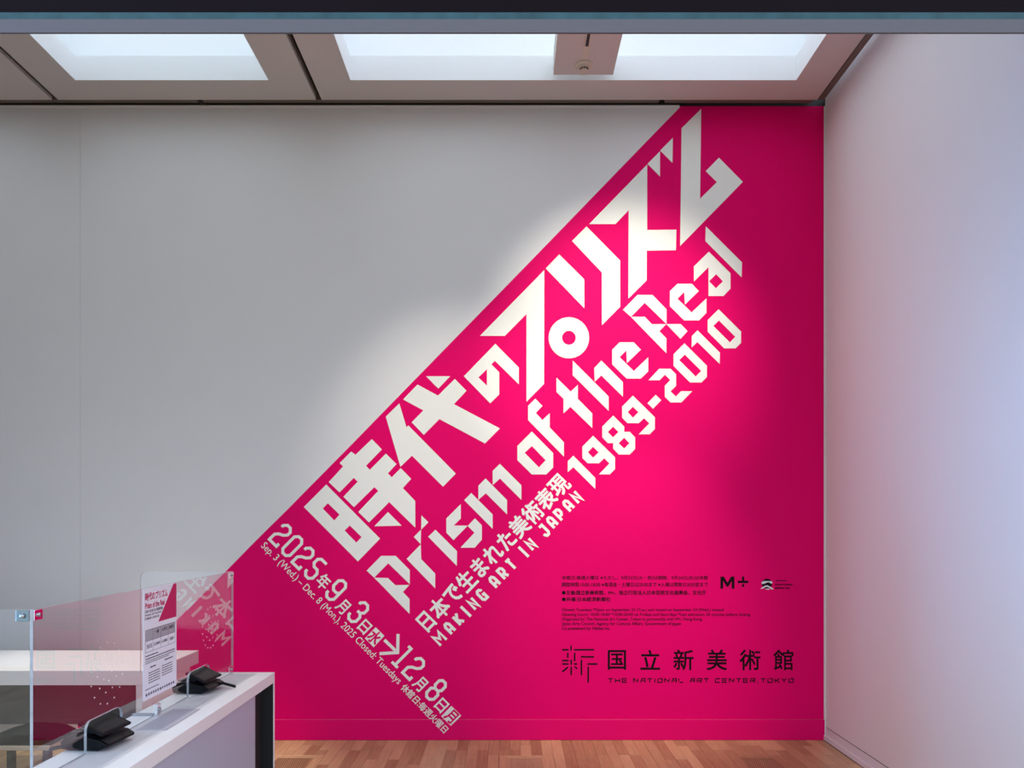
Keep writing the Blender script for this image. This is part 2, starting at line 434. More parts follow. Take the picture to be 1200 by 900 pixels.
def circ(cx, cy, rx, ry, n=40):
    return [(cx + rx * math.cos(2 * math.pi * i / n), cy + ry * math.sin(2 * math.pi * i / n)) for i in range(n)]


A = crop(350, 520, 6); B = crop(430, 430, 6); D3 = crop(540, 340, 6); D4 = crop(620, 260, 6); E5 = crop(680, 150, 6)
s2 = 900 / 130
K = crop(420, 590, s2); J = crop(500, 520, s2); Hh = crop(590, 440, s2); L2 = crop(670, 340, s2); G = crop(750, 260, s2); N = crop(660, 450, s2); Mm = crop(750, 360, s2)
# first title line
glyph([[A((195, 287), (572, 667), (417, 827), (37, 445)), A((206, 418), (288, 498), (251, 540), (170, 455)), A((360, 575), (443, 656), (406, 695), (323, 610))],
       [A((212, 270), (313, 160), (289, 136), (370, 55), (400, 78), (515, -32), (585, 40), (474, 155), (501, 184), (614, 70), (688, 143), (628, 208), (655, 236),
          (718, 172), (792, 247), (733, 312), (820, 403), (820, 590), (637, 410), (495, 553), (420, 480), (560, 332), (533, 305), (389, 446), (315, 373), (416, 267), (388, 240), (288, 342))],
       [A((628, 480), (724, 576), (533, 580))]])
glyph([[B((228, 257), (278, 424), (292, 412), (625, 750), (535, 842), (317, 624), (236, 702), (133, 350))],
       [B((356, 124), (500, 202), (618, 85), (700, 168), (612, 262), (935, 433), (830, 538), (510, 367), (400, 478), (315, 390), (397, 306), (255, 229))],
       [B((416, 66), (585, 66), (502, 153))]])
glyph([[D3((243, 378), (408, 545), (408, 662), (240, 497), (215, 522), (270, 578), (270, 734), (207, 796), (22, 606)), D3((184, 556), (184, 672), (124, 614))]])
glyph([[D3((135, 322), (310, 322), (462, 168), (462, 785), (585, 660), (587, -140))], [circ(540 + 760 / 6, 340 + 335.5 / 6, 23.7, 24.1), circ(540 + 760 / 6, 340 + 335.5 / 6, 8, 8.2)]])
glyph([[D4((212, 230), (388, 405), (388, 607), (117, 328))], [D4((404, 33), (640, 273), (640, 598), (512, 727), (512, 357), (302, 135))]])
glyph([[E5((470, 258), (470, 718), (675, 716), (672, 860), (467, 863), (466, 1072), (338, 1200), (340, 578), (248, 676), (63, 676))],
       [E5((560, 165), (560, 342), (473, 253))], [E5((650, 70), (648, 246), (562, 160))]])
glyph([[[(821.6, 127.6), (820.3, 233), (840, 213.6), (827, 200.7), (842.4, 185), (870.4, 213.3), (797, 288.3), (798.7, 150.4)]]])
# second title line
glyph([[K((185, 425), (303, 425), (417, 540), (417, 655), (243, 485), (128, 602), (68, 545))], [K((128, 602), (240, 605), (300, 663), (415, 660), (362, 718), (415, 775), (415, 895))]])
glyph([[K((512, 97), (568, 153), (510, 212))], [K((508, 212), (506, 330), (450, 272))], [K((506, 332), (510, 452), (623, 568), (623, 688), (392, 450))]])
glyph([[K((625, 213), (800, 387), (798, 506), (567, 270))]])
glyph([[J((277, 490), (277, 607), (220, 663), (333, 665), (218, 782), (160, 722), (160, 606))], [J((392, 605), (448, 662), (448, 778), (390, 843), (275, 843), (388, 722), (333, 667))]])
glyph([[J((362, 400), (535, 573), (535, 690), (305, 458))], [J((478, 282), (652, 457), (652, 573), (480, 402), (420, 455), (420, 340))], [J((594, 164), (768, 337), (768, 455), (595, 283), (536, 335), (536, 220))]])
glyph([[Hh((230, 455), (403, 630), (403, 747), (347, 803), (230, 803), (113, 687), (113, 573)), Hh((230, 573), (342, 688), (288, 746), (172, 628))]])
glyph([[Hh((258, 188), (316, 247), (262, 305), (316, 362), (375, 307), (375, 422), (490, 542), (490, 658), (200, 363), (200, 247))]])
glyph([[Hh((430, 18), (545, 131), (603, 77), (603, 190), (720, 308), (720, 427), (543, 255), (487, 308), (487, 190), (430, 133))]])
glyph([[L2((8, 572), (299, 863), (299, 980), (8, 690))], [L2((240, 572), (415, 747), (415, 865), (240, 693), (186, 743), (182, 633))]])
glyph([[L2((387, 424), (503, 424), (560, 484), (447, 593), (443, 490), (388, 544), (503, 657), (620, 545), (620, 660), (560, 718), (445, 718), (328, 603), (328, 484))]])
glyph([[L2((533, 40), (655, 40), (768, 157), (768, 275), (592, 103), (480, 217), (416, 160))], [L2((480, 217), (592, 217), (650, 277), (766, 277), (710, 333), (767, 392), (767, 512))],
       [[(780.8, 379.9), (797.7, 379.9), (805.6, 388.2), (797.4, 397.1)]]])
glyph([[G((303, 503), (420, 503), (477, 562), (364, 672), (358, 570), (303, 624), (418, 735), (538, 622), (538, 740), (478, 800), (358, 800), (242, 685), (242, 562))]])
glyph([[G((558, 243), (733, 418), (733, 543), (677, 602), (555, 602), (555, 368), (437, 485), (437, 362)), G((617, 425), (672, 483), (615, 540), (560, 483))]])
glyph([[G((533, 37), (827, 330), (823, 450), (530, 157))]])


def sh(pts, dx, dy):
    return [(x + dx, y + dy) for x, y in pts]


# years
glyph([[N((82, 582), (260, 762), (260, 852), (82, 675), (37, 715), (37, 627))]])
nine = [(242, 420), (420, 595), (420, 690), (378, 733), (290, 733), (375, 645), (333, 603), (290, 643), (198, 643), (155, 600), (155, 508)]
nineh = [(242, 510), (287, 554), (243, 598), (200, 554)]
glyph([[N(*nine), N(*nineh)]])
glyph([[N((405, 256), (495, 346), (495, 388), (540, 388), (583, 434), (583, 527), (540, 572), (450, 572), (405, 525), (405, 480), (362, 480), (317, 434), (317, 345)),
        N((405, 347), (447, 390), (404, 433), (361, 390)), N((494, 436), (537, 481), (494, 524), (450, 481))]])
glyph([[N(*sh(nine, 323, -325)), N(*sh(nineh, 323, -325))]])
glyph([[N((750, 88), (795, 132), (728, 201), (683, 156))]])
glyph([[Mm((155, 500), (248, 500), (292, 545), (292, 638), (247, 683), (290, 725), (333, 682), (423, 682), (335, 773), (247, 773), (201, 727), (201, 637), (245, 592), (202, 548), (158, 593), (68, 593))]])
zero = [(360, 294), (542, 475), (542, 567), (498, 611), (405, 611), (272, 477), (272, 382)]; zeroh = [(363, 385), (496, 518), (451, 563), (318, 430)]
glyph([[Mm(*zero), Mm(*zeroh)]])
glyph([[Mm((466, 188), (648, 370), (645, 460), (465, 283), (418, 327), (420, 235))]])
glyph([[Mm(*sh(zero, 277, -277)), Mm(*sh(zeroh, 277, -277))]])


# --- text from the built-in font, as flat geometry
def text_mesh(body):
    c = bpy.data.curves.new('text', 'FONT'); c.body = body; c.resolution_u = 3
    o = bpy.data.objects.new('text', c); C.objects.link(o); bpy.context.view_layer.update()
    me = bpy.data.meshes.new_from_object(o.evaluated_get(bpy.context.evaluated_depsgraph_get()))
    bpy.data.objects.remove(o); bpy.data.curves.remove(c)
    vs_ = [(v.co.x, v.co.y) for v in me.vertices]; fs = [tuple(p.vertices) for p in me.polygons]
    bpy.data.meshes.remove(me)
    return vs_, fs


def text_into(b, body, frame, t, m, bold=0.0, box=None, at=None):
    """frame(p, t): 2D -> 3D. box=(p0, u, v): fit the ink box; at=(p0, u, v): em square with origin p0."""
    vs_, fs = text_mesh(body)
    if not vs_: return b
    if bold:                         # heavier weight: the same outline laid four times, shifted
        n = len(vs_); q = bold * 0.9
        vs_ = [(x + dx * q, y + dy * q) for dx, dy in ((-1, -1), (1, -1), (1, 1), (-1, 1)) for x, y in vs_]
        fs = [tuple(j + n * r for j in f) for r in range(4) for f in fs]
    else: n = len(vs_)
    k = b.mi(m); i = len(b.v)
    if box:
        x0, x1 = min(v[0] for v in vs_), max(v[0] for v in vs_); y0, y1 = min(v[1] for v in vs_), max(v[1] for v in vs_)
        p0, u, v_ = box
        pts = [(p0[0] + u[0] * (x - x0) / (x1 - x0) + v_[0] * (y - y0) / (y1 - y0), p0[1] + u[1] * (x - x0) / (x1 - x0) + v_[1] * (y - y0) / (y1 - y0)) for x, y in vs_]
    else:
        p0, u, v_ = at
        x0, x1 = min(v[0] for v in vs_), max(v[0] for v in vs_); y0, y1 = min(v[1] for v in vs_), max(v[1] for v in vs_)
        cx, cy = (x0 + x1) / 2, (y0 + y1) / 2
        pts = [(p0[0] + u[0] * (x - cx) + v_[0] * (y - cy), p0[1] + u[1] * (x - cx) + v_[1] * (y - cy)) for x, y in vs_]
    b.v += [tuple(frame(p, t + (j // n) * 0.00005)) for j, p in enumerate(pts)]
    want = Vector(frame((0, 0), 1)) - Vector(frame((0, 0), 0))
    for f in fs:
        a, c, d = (Vector(b.v[i + j]) for j in f[:3])
        g = f if (c - a).cross(d - a).dot(want) > 0 else f[::-1]
        b.f.append(tuple(i + j for j in g)); b.m.append(k)
    return b


def ribbon(pts, w, closed=False):
    """centre line -> outline loops of a stroke of width w with mitred corners"""
    n = len(pts); L, R = [], []
    for i in range(n):
        p = Vector(pts[i])
        d0 = (p - Vector(pts[i - 1])).normalized() if (i or closed) else None
        d1 = (Vector(pts[(i + 1) % n]) - p).normalized() if (i < n - 1 or closed) else None
        if d0 is None: d0 = d1
        if d1 is None: d1 = d0
        n0, n1 = Vector((-d0.y, d0.x)), Vector((-d1.y, d1.x)); nm = (n0 + n1).normalized()
        k = w / 2 / max(0.45, nm.dot(n0))
        L.append(tuple(p + nm * k)); R.append(tuple(p - nm * k))
    return [[L[i], L[(i + 1) % n], R[(i + 1) % n], R[i]] for i in range(n if closed else n - 1)]


OCT = [(.3, 0), (0, .14), (0, .86), (.3, 1), (.7, 1), (1, .86), (1, .14), (.7, 0)]
DIG = {
    '0': [(OCT, True)],
    '1': [([(.12, 1), (.56, 1), (.56, .0)], False), ([(.05, 0), (1.0, 0)], False)],
    '2': [([(0, .77), (0, .86), (.3, 1), (.7, 1), (1, .86), (1, .70), (.72, .56), (.28, .46), (0, .32), (0, 0), (1, 0), (1, .16)], False)],
    '3': [([(0, .78), (0, .86), (.3, 1), (.7, 1), (1, .86), (1, .66), (.72, .52), (1, .38), (1, .14), (.7, 0), (.3, 0), (0, .14), (0, .24)], False), ([(.35, .52), (.8, .52)], False)],
    '5': [([(1, 1), (.28, 1), (0, .88), (0, .66), (.28, .54), (.72, .54), (1, .40), (1, .14), (.7, 0), (.3, 0), (0, .14), (0, .24)], False)],
    '8': [([(.3, .52), (.06, .64), (.06, .88), (.32, 1), (.68, 1), (.94, .88), (.94, .64), (.7, .52)], True), ([(.3, .52), (0, .40), (0, .14), (.3, 0), (.7, 0), (1, .14), (1, .40), (.7, .52)], True)],
    '9': [([(1, .50), (.7, .42), (.3, .42), (0, .56), (0, .86), (.3, 1), (.7, 1), (1, .86), (1, .14), (.7, 0), (.3, 0), (0, .14), (0, .24)], False)],
}
CAP = {
    'M': [([(0, 0), (0, 1), (.5, .45), (1, 1), (1, 0)], False)],
    'A': [([(0, 0), (0, .8), (.3, 1), (.7, 1), (1, .8), (1, 0)], False), ([(0, .36), (1, .36)], False)],
    'K': [([(0, 0), (0, 1)], False), ([(1, 1), (.12, .5), (1, 0)], False)],
    'I': [([(.5, 0), (.5, 1)], False), ([(.08, 0), (.92, 0)], False), ([(.08, 1), (.92, 1)], False)],
    'N': [([(0, 0), (0, 1), (1, 0), (1, 1)], False)],
    'G': [([(1, .76), (1, .84), (.7, 1), (.3, 1), (0, .84), (0, .16), (.3, 0), (1, 0), (1, .45), (.55, .45)], False)],
    'R': [([(0, 0), (0, 1), (.7, 1), (1, .84), (1, .56), (.7, .42), (.1, .42)], False), ([(.5, .42), (1, 0)], False)],
    'T': [([(0, 1), (1, 1)], False), ([(.5, 1), (.5, 0)], False)],
    'J': [([(.25, 1), (1, 1), (1, .18), (.7, 0), (.3, 0), (0, .18), (0, .3)], False)],
    'P': [([(0, 0), (0, 1), (.7, 1), (1, .84), (1, .54), (.7, .38), (.1, .38)], False)],
}


def strokes(ch, table, p0, u, v, w):
    """letter box origin p0, width vector u, height vector v (photo pixels), stroke w; returns loops lists"""
    lu, lv = math.hypot(*u), math.hypot(*v)
    out = []
    for pts, closed in table[ch]:
        loc = [(w / 2 + x * (lu - w), w / 2 + y * (lv - w)) for x, y in pts]
        for l in ribbon(loc, w, closed):
            out.append([[(p0[0] + u[0] / lu * x + v[0] / lv * y, p0[1] + u[1] / lu * x + v[1] / lv * y) for x, y in l]])
    return out


def sc(s, c):                        # s = x + y, c = x - y
    return ((s + c) / 2, (s - c) / 2)


# date row: reads down to the right
CB, CT = -318.6, -276.2
for ch, s0, s1 in (('2', 945.4, 966.5), ('0', 972.0, 993.2), ('2', 998.7, 1019.6), ('5', 1025.4, 1046.4), ('9', 1075, 1096), ('3', 1126.6, 1147.7), ('1', 1231.5, 1251), ('2', 1257.5, 1278.6), ('8', 1309, 1330)):
    p0 = sc(s0, CB); p1 = sc(s1, CB); p2 = sc(s0, CT)
    glyph(strokes(ch, DIG, p0, (p1[0] - p0[0], p1[1] - p0[1]), (p2[0] - p0[0], p2[1] - p0[1]), 3.3))
r2 = 1 / math.sqrt(2)


def kanji(ch, cx, cy, w, h, ang, bold=0.02, m=None, t=None, name='letter'):
    """one character centred at a photo pixel; w, h = size of the em square; ang = reading direction (degrees, up = counter-clockwise)"""
    a = math.radians(ang); u = (w * math.cos(a), -w * math.sin(a)); v = (-h * math.sin(a), -h * math.cos(a))
    b = MB(); text_into(b, ch, wl, t or FT + 0.0014, m or M_CREAM, bold, at=((cx, cy), u, v))
    return b.build(name, mural)


for ch, s_, c_, w_, h_ in (('年', 1060.8, -302.5, 15, 19), ('月', 1112.3, -308.7, 15, 19), ('日', 1161.9, -307.3, 17, 18), ('月', 1293.4, -308.8, 15, 19), ('日', 1344.0, -309.2, 17, 18)):
    x, y = sc(s_, c_); kanji(ch, x, y, w_, h_, -45, 0.018)
BX = crop(370, 670, s2); BY = crop(430, 740, 7.5)
glyph([[BX((487, 450), (557, 520), (470, 612), (400, 540))]], 'day_box')
kanji('水', 370 + 478.5 / s2, 670 + 530.5 / s2, 14, 17.5, -45, 0.03, M_PINK, FT + 0.0024, 'day_letter')
glyph([[BY((742, 653), (828, 738), (738, 825), (655, 742))]], 'day_box', t=0.0132)
kanji('月', 430 + 742 / 7.5, 740 + 739.5 / 7.5, 14, 17.5, -45, 0.03, M_PINK, 0.0142, 'day_letter')
glyph([[q] for q in ribbon(BX((557, 553), (648, 640)), 3.6) + ribbon(BX((668, 505), (665, 655), (518, 664)), 3.6)], 'arrow')


def textline(body, p0, p1, h, bold=0.0, m=None, t=None, name='text_line'):
    """ink box from lower-left p0 to lower-right p1, height h, in photo pixels"""
    u = (p1[0] - p0[0], p1[1] - p0[1]); l = math.hypot(*u); v = (u[1] / l * h, -u[0] / l * h)
    b = MB(); text_into(b, body, wl, t or FT + 0.0012, m or M_CREAM, bold, box=(p0, u, v))
    return b.build(name, mural)


textline('Sep. 3 (Wed.) – Dec. 8 (Mon.), 2025 Closed: Tuesdays', (303.6, 642.4), (464.4, 804.0), 11.2)
textline('休館日:毎週火曜日', (468.8, 806.5), (519.8, 859.3), 9.6, 0.012, t=0.0132)
# subtitle
jp = '日本で生まれた美術表現'
for i, ch in enumerate(jp):
    k = i / 10
    kanji(ch, 499.6 + 155.6 * k, 728.3 - 159.5 * k, 21.5, 25.4, 45.7, 0.026)
for ch, s_ in zip('MAKINGARTINJAPAN', (-470, -305, -160, -38, 86, 226, 436, 573, 712, 914, 1036, 1251, 1386, 1511, 1653, 1787)):
    s_ = s_ / s2 - 165; k = (s_ + 232.9) / 326
    q = 1275.0 - 5.2 * k; w = {'M': 12.4, 'I': 7.2, 'T': 9.2}.get(ch, 9.0)
    cx, cy = (q + s_) / 2, (q - s_) / 2
    a = math.radians(45.6); ux, uy = math.cos(a), -math.sin(a)
    glyph(strokes(ch, CAP, (cx - ux * w / 2, cy - uy * w / 2), (ux * w, uy * w), (-16.4 * math.sin(a), -16.4 * math.cos(a)), 3.3 if ch != 'M' else 2.9))

# --- black credits on the lower right
for body, y, x1, h, bo in (('休館日:毎週火曜日 ※ただし、9月23日(火・祝)は開館、9月24日(水)は休館', 680.0, 829.3, 5.4, 0.012),
                           ('開館時間:10:00-18:00 ※毎週金・土曜日は20:00まで ※入場は閉館の30分前まで', 687.6, 829.3, 5.2, 0.012),
                           ('●主催:国立新美術館、M+、独立行政法人日本芸術文化振興会、文化庁', 697.2, 827.2, 5.4, 0.022),
                           ('●共催:日本経済新聞社', 704.8, 715.5, 5.2, 0.022),
                           ('Closed: Tuesdays *Open on September 23 (Tue.) and closed on September 24 (Wed.) instead', 717.2, 848, 4.6, 0.012),
                           ('Opening hours: 10:00-18:00 *10:00-20:00 on Fridays and Saturdays *Last admission 30 minutes before closing', 722.7, 879, 4.6, 0.012),
                           ('Organized by: The National Art Center, Tokyo in partnership with M+, Hong Kong', 728.2, 822.5, 4.6, 0.012),
                           ('Japan Arts Council, Agency for Cultural Affairs, Government of Japan', 733.6, 798, 4.6, 0.012),
                           ('Co-presented by: Nikkei Inc.', 739.0, 715, 4.6, 0.016)):
    textline(body, (658.5, y), (x1, y), h, bo, M_BLACKV)['kind'] = 'stuff'
X0 = crop(650, 745, 8)
logo = []
for a, b in (((70, 131), (130, 131)), ((153, 92), (153, 138)), ((182, 131), (368, 131)), ((123, 160), (123, 207)), ((187, 160), (187, 238)), ((245, 197), (368, 197)),
             ((70, 232), (130, 232)), ((70, 264), (130, 264)), ((155, 225), (155, 272)), ((180, 264), (210, 264)), ((308, 264), (400, 264)), ((125, 292), (72, 338)),
             ((155, 290), (155, 368)), ((187, 288), (211, 309)), ((250, 225), (250, 368)), ((314, 290), (314, 437))):
    logo.append(ribbon(X0(a, b), 1.8))
glyph(logo, 'museum_logo', M_BLACKV)
for i, ch in enumerate('国立新美術館'):
    kanji(ch, 722.9 + 39.0 * i, 773.2, 25.2, 25.6, 0, 0.014, M_BLACKV)
LOGO_CAP = {
    'T': [[(0, 1), (1, 1)], [(.5, .8), (.5, 0)]], 'H': [[(0, 1), (0, 0)], [(.12, .5), (1, .5), (1, 0)], [(1, 1), (1, .75)]], 'E': [[(1, 1), (0, 1), (0, 0), (1, 0)], [(.25, .5), (.9, .5)]],
    'N': [[(0, 0), (0, 1), (1, .1)], [(1, .35), (1, 1)]], 'A': [[(0, 0), (.3, 1), (1, 1), (1, 0)], [(.35, .42), (.85, .42)]], 'I': [[(.5, 1), (.5, 0)]],
    'O': [[(0, 1), (0, 0), (1, 0)], [(.3, 1), (1, 1), (1, .15)]], 'L': [[(0, 1), (0, .25)], [(.2, 0), (1, 0)]], 'R': [[(0, 0), (0, .8)], [(0, 1), (1, 1), (1, .5), (.3, .45), (1, 0)]],
    'C': [[(1, 1), (0, 1)], [(0, .78), (0, 0), (1, 0)]], 'K': [[(0, 0), (0, 1)], [(1, 1), (.25, .5), (1, 0)]], 'Y': [[(0, 1), (.4, .5), (1, 1)], [(.5, .3), (.5, 0)]], ',': [[(.4, .15), (.2, -.15)]]}
words = 'THE NATIONAL ART CENTER,TOKYO'
adv = {'I': 0.45, ' ': 0.62, ',': 0.5}
tot = sum(adv.get(c, 1) for c in words); unit = (930.3 - 712.3) / (tot - 0.22); x = 712.3
for ch in words:
    lg = []
    a = adv.get(ch, 1) * unit
    if ch != ' ':
        w_ = a - 0.24 * unit
        for pl in LOGO_CAP[ch]:
            lg += [[q] for q in ribbon([(x + 0.5 + px * (w_ - 1.0), 799.6 - py * 4.4) for px, py in pl], 1.15)]
        glyph(lg, 'letter', M_BLACKV)
    x += a
# M plus sign logo
glyph([[[(844.2, 689.8), (844.2, 675.6), (848.2, 675.6), (852.4, 683.0), (856.6, 675.6), (860.6, 675.6), (860.6, 689.8), (857.4, 689.8), (857.4, 680.6), (853.4, 687.4), (851.4, 687.4), (847.4, 680.6), (847.4, 689.8)]],
       [[(864.4, 680.4), (869.4, 680.4), (869.4, 675.6), (872.0, 675.6), (872.0, 680.4), (876.8, 680.4), (876.8, 683.2), (864.4, 683.2)]],
       [[(869.4, 684.6), (872.0, 684.6), (872.0, 687.6), (869.4, 687.6)]]], 'partner_logo', M_BLACKV)
P = crop(876, 672, 20)
glyph([[P(*[(455 + 122 * math.cos(math.radians(a)), 240 + 118 * math.sin(math.radians(a))) for a in range(0, 360, 15)])]], 'emblem_disc', M_BLACKV)
glyph([[P((320, 215), (370, 180), (470, 178), (560, 180), (585, 225), (545, 240), (500, 205), (440, 215), (400, 240), (340, 245))], [P((300, 355), (400, 290), (460, 275), (540, 315), (605, 365), (580, 378), (500, 330), (440, 310), (370, 345), (320, 362))],
       [P((410, 372), (450, 350), (520, 358), (500, 378))]], 'emblem_wave', M_GREYV, FT + 0.0020)
textline('JAPAN', P((655, 192))[0], P((915, 192))[0], 1.9, 0.06, M_BLACKV)
textline('CULTURAL', P((640, 280))[0], P((1060, 280))[0], 2.0, 0.06, M_BLACKV)
textline('EXPO 2.0', P((645, 362))[0], P((985, 362))[0], 2.0, 0.06, M_BLACKV)

# ------------------------------------------------------------------ ticket counter
ZK = EZ - 0.695
XA, XP, XB = -1.33, -1.25, -1.06     # staff edge, screen line, visitor edge
YN, YE = 1.92, 3.481
ctr = thing('ticket_counter', 'white ticket counter with dark recessed end and grey-inset top', 'counter', (-1.2, 2.7, 0))
CO = Vector(ctr.location)


def cb(name, a, b, m, bevel=0.0, parent=ctr):
    a = tuple(a[i] - CO[i] for i in range(3)); b = tuple(b[i] - CO[i] for i in range(3))
    return bx(name, a, b, m, parent, bevel)


cb('countertop', (XA, YN, ZK - 0.045), (XB, YE, ZK), M_LAM, 0.001)
cb('countertop_inset', (XP + 0.001, 2.03, ZK - 0.004), (-1.130, 3.440, ZK + 0.0008), M_INSET)
cb('return_top', (-2.6, 1.92, ZK - 0.045), (XA - 0.001, 2.10, ZK), M_LAM, 0.001)
cb('return_panel', (-2.58, 1.96, 0.0), (XA - 0.01, 1.985, ZK - 0.046), M_LAM)
cb('end_panel', (XA + 0.002, YE - 0.016, 0.0), (XB, YE, ZK - 0.0455), M_LAM, 0.0008)
cb('recess_panel', (XB - 0.06, 3.20, 0.0), (XB - 0.05, YE - 0.017, ZK - 0.0455), M_BLACK)
cb('recess_cheek', (XB - 0.05, YE - 0.022, 0.0), (XB - 0.002, YE - 0.0165, ZK - 0.0455), M_BLACK)
cb('front_panel', (XB - 0.022, YN, 0.06), (XB - 0.012, 3.247, ZK - 0.0455), M_FROST)
cb('front_panel_edge', (XB - 0.022, 3.2472, 0.06), (XB - 0.012, 3.2545, ZK - 0.0455), M_TEAL)
cb('body', (XA + 0.02, YN, 0.06), (XB - 0.061, YE - 0.018, ZK - 0.0455), M_LAM)
cb('plinth', (XA + 0.03, YN, 0.0), (XB - 0.07, YE - 0.018, 0.0595), M_BLACK)

mt = bx('grey_patch', (-1.2225, 2.52, ZK + 0.0009), (-1.124, 2.80, ZK + 0.0022), M_PATCH)  # thin flat grey rectangle lying on the countertop inset
tag(mt, 'flat grey rectangular patch on the counter below the notice', 'mat')

# ------------------------------------------------------------------ acrylic screen
scr = thing('acrylic_screen', 'clear acrylic counter screen reflecting the magenta wall lettering', 'screen', (XP, 2.75, ZK))
SO = Vector(scr.location)
ZS = EZ - 0.238; TK = 0.008; Y0S, Y1S = 2.012, 3.475


def fx(p, t):                        # sheet across X: p = (y, z), t along x
    return (t, p[0] - SO.y, p[1] - SO.z)


def fy(y):
    return lambda p, t: (p[0] - SO.x, y - SO.y - t, p[1] - SO.z)


def notch(a, b, z0, z1, r, n=6):
    pts = [(a, z0)]
    pts += [(a + r - r * math.cos(math.pi / 2 * i / n), z1 - r + r * math.sin(math.pi / 2 * i / n)) for i in range(n + 1)]
    pts += [(b - r + r * math.sin(math.pi / 2 * i / n), z1 - r + r * math.cos(math.pi / 2 * i / n)) for i in range(n + 1)]
    return pts + [(b, z0)]


zb = ZK + 0.0015
main = [(Y0S, zb)] + notch(2.268, 2.478, zb, 0.952, 0.028) + notch(2.992, 3.202, zb, 0.952, 0.028) + [(Y1S, zb), (Y1S, ZS), (Y0S, ZS)]
MB().prism([main], fx, -TK / 2, TK / 2, M_ACR, M_ACRE).build('front_sheet', scr)
MB().prism([[(-2.45, ZK + 0.0015), (XP - TK / 2 - 0.001, ZK + 0.0015), (XP - TK / 2 - 0.001, ZS), (-2.45, ZS)]], fy(Y0S + 0.008), 0, 0.006, M_ACR, M_ACRE).build('near_wing', scr)
xw = -1.664; rr = 0.03
wing = [(xw, ZK + 0.0015), (XP - TK / 2 - 0.001, ZK + 0.0015), (XP - TK / 2 - 0.001, ZS)] + [(xw + rr - rr * math.sin(math.pi / 2 * i / 6), ZS - rr + rr * math.cos(math.pi / 2 * i / 6)) for i in range(7)]
MB().prism([wing], fy(Y1S), 0, 0.005, M_ACR, M_ACRE).build('far_wing', scr)


def sbox(name, a, b, m, parent=scr, bevel=0.0006):
    return bx(name, tuple(a[i] - SO[i] for i in range(3)), tuple(b[i] - SO[i] for i in range(3)), m, parent, bevel)


def bolt(parent, c, axis, r=0.0055, sgn=1):
    pr = [(0.0001, 0.006 * sgn), (r * 0.6, 0.006 * sgn), (r, 0.004 * sgn), (r, 0.0)]
    return MB().lathe(pr, tuple(c[i] - SO[i] for i in range(3)), M_BOLT, 14, axis).build('bolt', parent, True)


def bracket(y, z, w, h, sgn, wing_side=True):
    g = sbox('bracket', (XP + TK / 2 + 0.0004, y if sgn > 0 else y - w, z - h), (XP + TK / 2 + 0.0026, y + w if sgn > 0 else y, z), M_METAL)
    bolt(g, (XP + TK / 2 + 0.0026, y + sgn * w * 0.5, z - h / 2), 'x')
    return g


bracket(Y0S + 0.002, ZS - 0.002, 0.036, 0.027, 1); bracket(Y1S - 0.002, ZS - 0.002, 0.05, 0.026, -1); bracket(Y1S - 0.002, ZK + 0.034, 0.05, 0.028, -1)
g = sbox('bracket', (XP - 0.040, Y0S - 0.0012, ZS - 0.031), (XP - TK / 2 - 0.002, Y0S + 0.0012, ZS - 0.002), M_DSTEEL)
bolt(g, (XP - 0.022, Y0S - 0.0012, ZS - 0.0165), 'y', 0.0065, -1)
g = sbox('foot_clip', (XP + TK / 2 + 0.0005, 2.70, ZK + 0.0015), (XP + TK / 2 + 0.012, 2.726, ZK + 0.042), M_METAL)
bolt(g, (XP + TK / 2 + 0.012, 2.713, ZK + 0.022), 'x', 0.006)
sbox('foot_plate', (XA + 0.002, 2.705, ZK + 0.0005), (XP - TK / 2 - 0.0005, 2.722, ZK + 0.007), M_ACRE)
# drilled speech holes, as bright little rims right through the sheet
hs = MB()
rnd = random.Random(3)


def holes(cy, cz, ry, rz, n):
    k = 0
    pts = []
    for ring, cnt in ((0.28, 5), (0.62, 9), (1.0, n - 14)):
        for i in range(cnt):
            a = 2 * math.pi * (i + 0.5 * (ring > 0.5)) / cnt
            pts.append((cy + ry * ring * math.cos(a), cz + rz * ring * math.sin(a)))
    for y, z in pts:
        hs.lathe([(0.0001, TK / 2 + 0.0009), (0.0019, TK / 2 + 0.0009), (0.0024, TK / 2 + 0.0002)], (0, y - SO.y, z - SO.z), M_HOLE, 8, 'x')


holes(2.385, 1.075, 0.095, 0.095, 28)
holes(3.21, 1.10, 0.085, 0.085, 32)
hs.build('speech_hole', scr)['kind'] = 'stuff'

# ------------------------------------------------------------------ notice on the screen
PY, PZ = 2.616, ZS - 0.001; PWD, PHT = 0.262, 0.384
pos = thing('notice_poster', 'white admission notice with magenta wedge fixed to the acrylic screen', 'poster', (XP + TK / 2, PY, PZ - PHT))


def pf(p, t):                        # p = (0..1 across, 0..1 down)
    return (t, p[0] * PWD, PHT * (1 - p[1]))


MB().prism([[(0, 0), (1, 0), (1, 1), (0, 1)]], pf, 0.0004, 0.0014, M_PAPER).build('sheet', pos)
PT = 0.0018
MB().prism([[(.90, 0.004), (.996, 0.004), (.996, .33), (.43, .33)]], pf, 0.0014, PT, M_PINKI).build('magenta_wedge', pos)


def ptext(body, x0, x1, y1, h, m, bold=0.0):
    b = MB(); text_into(b, body, pf, PT, m, bold, box=((x0, y1), (x1 - x0, 0), (0, -h))); return b


def add_text(name, items):
    b = MB()
    for it in items: text_into(b, it[0], pf, PT, it[5], it[6], box=((it[1], it[3]), (it[2] - it[1], 0), (0, -it[4])))
    return b.build(name, pos)


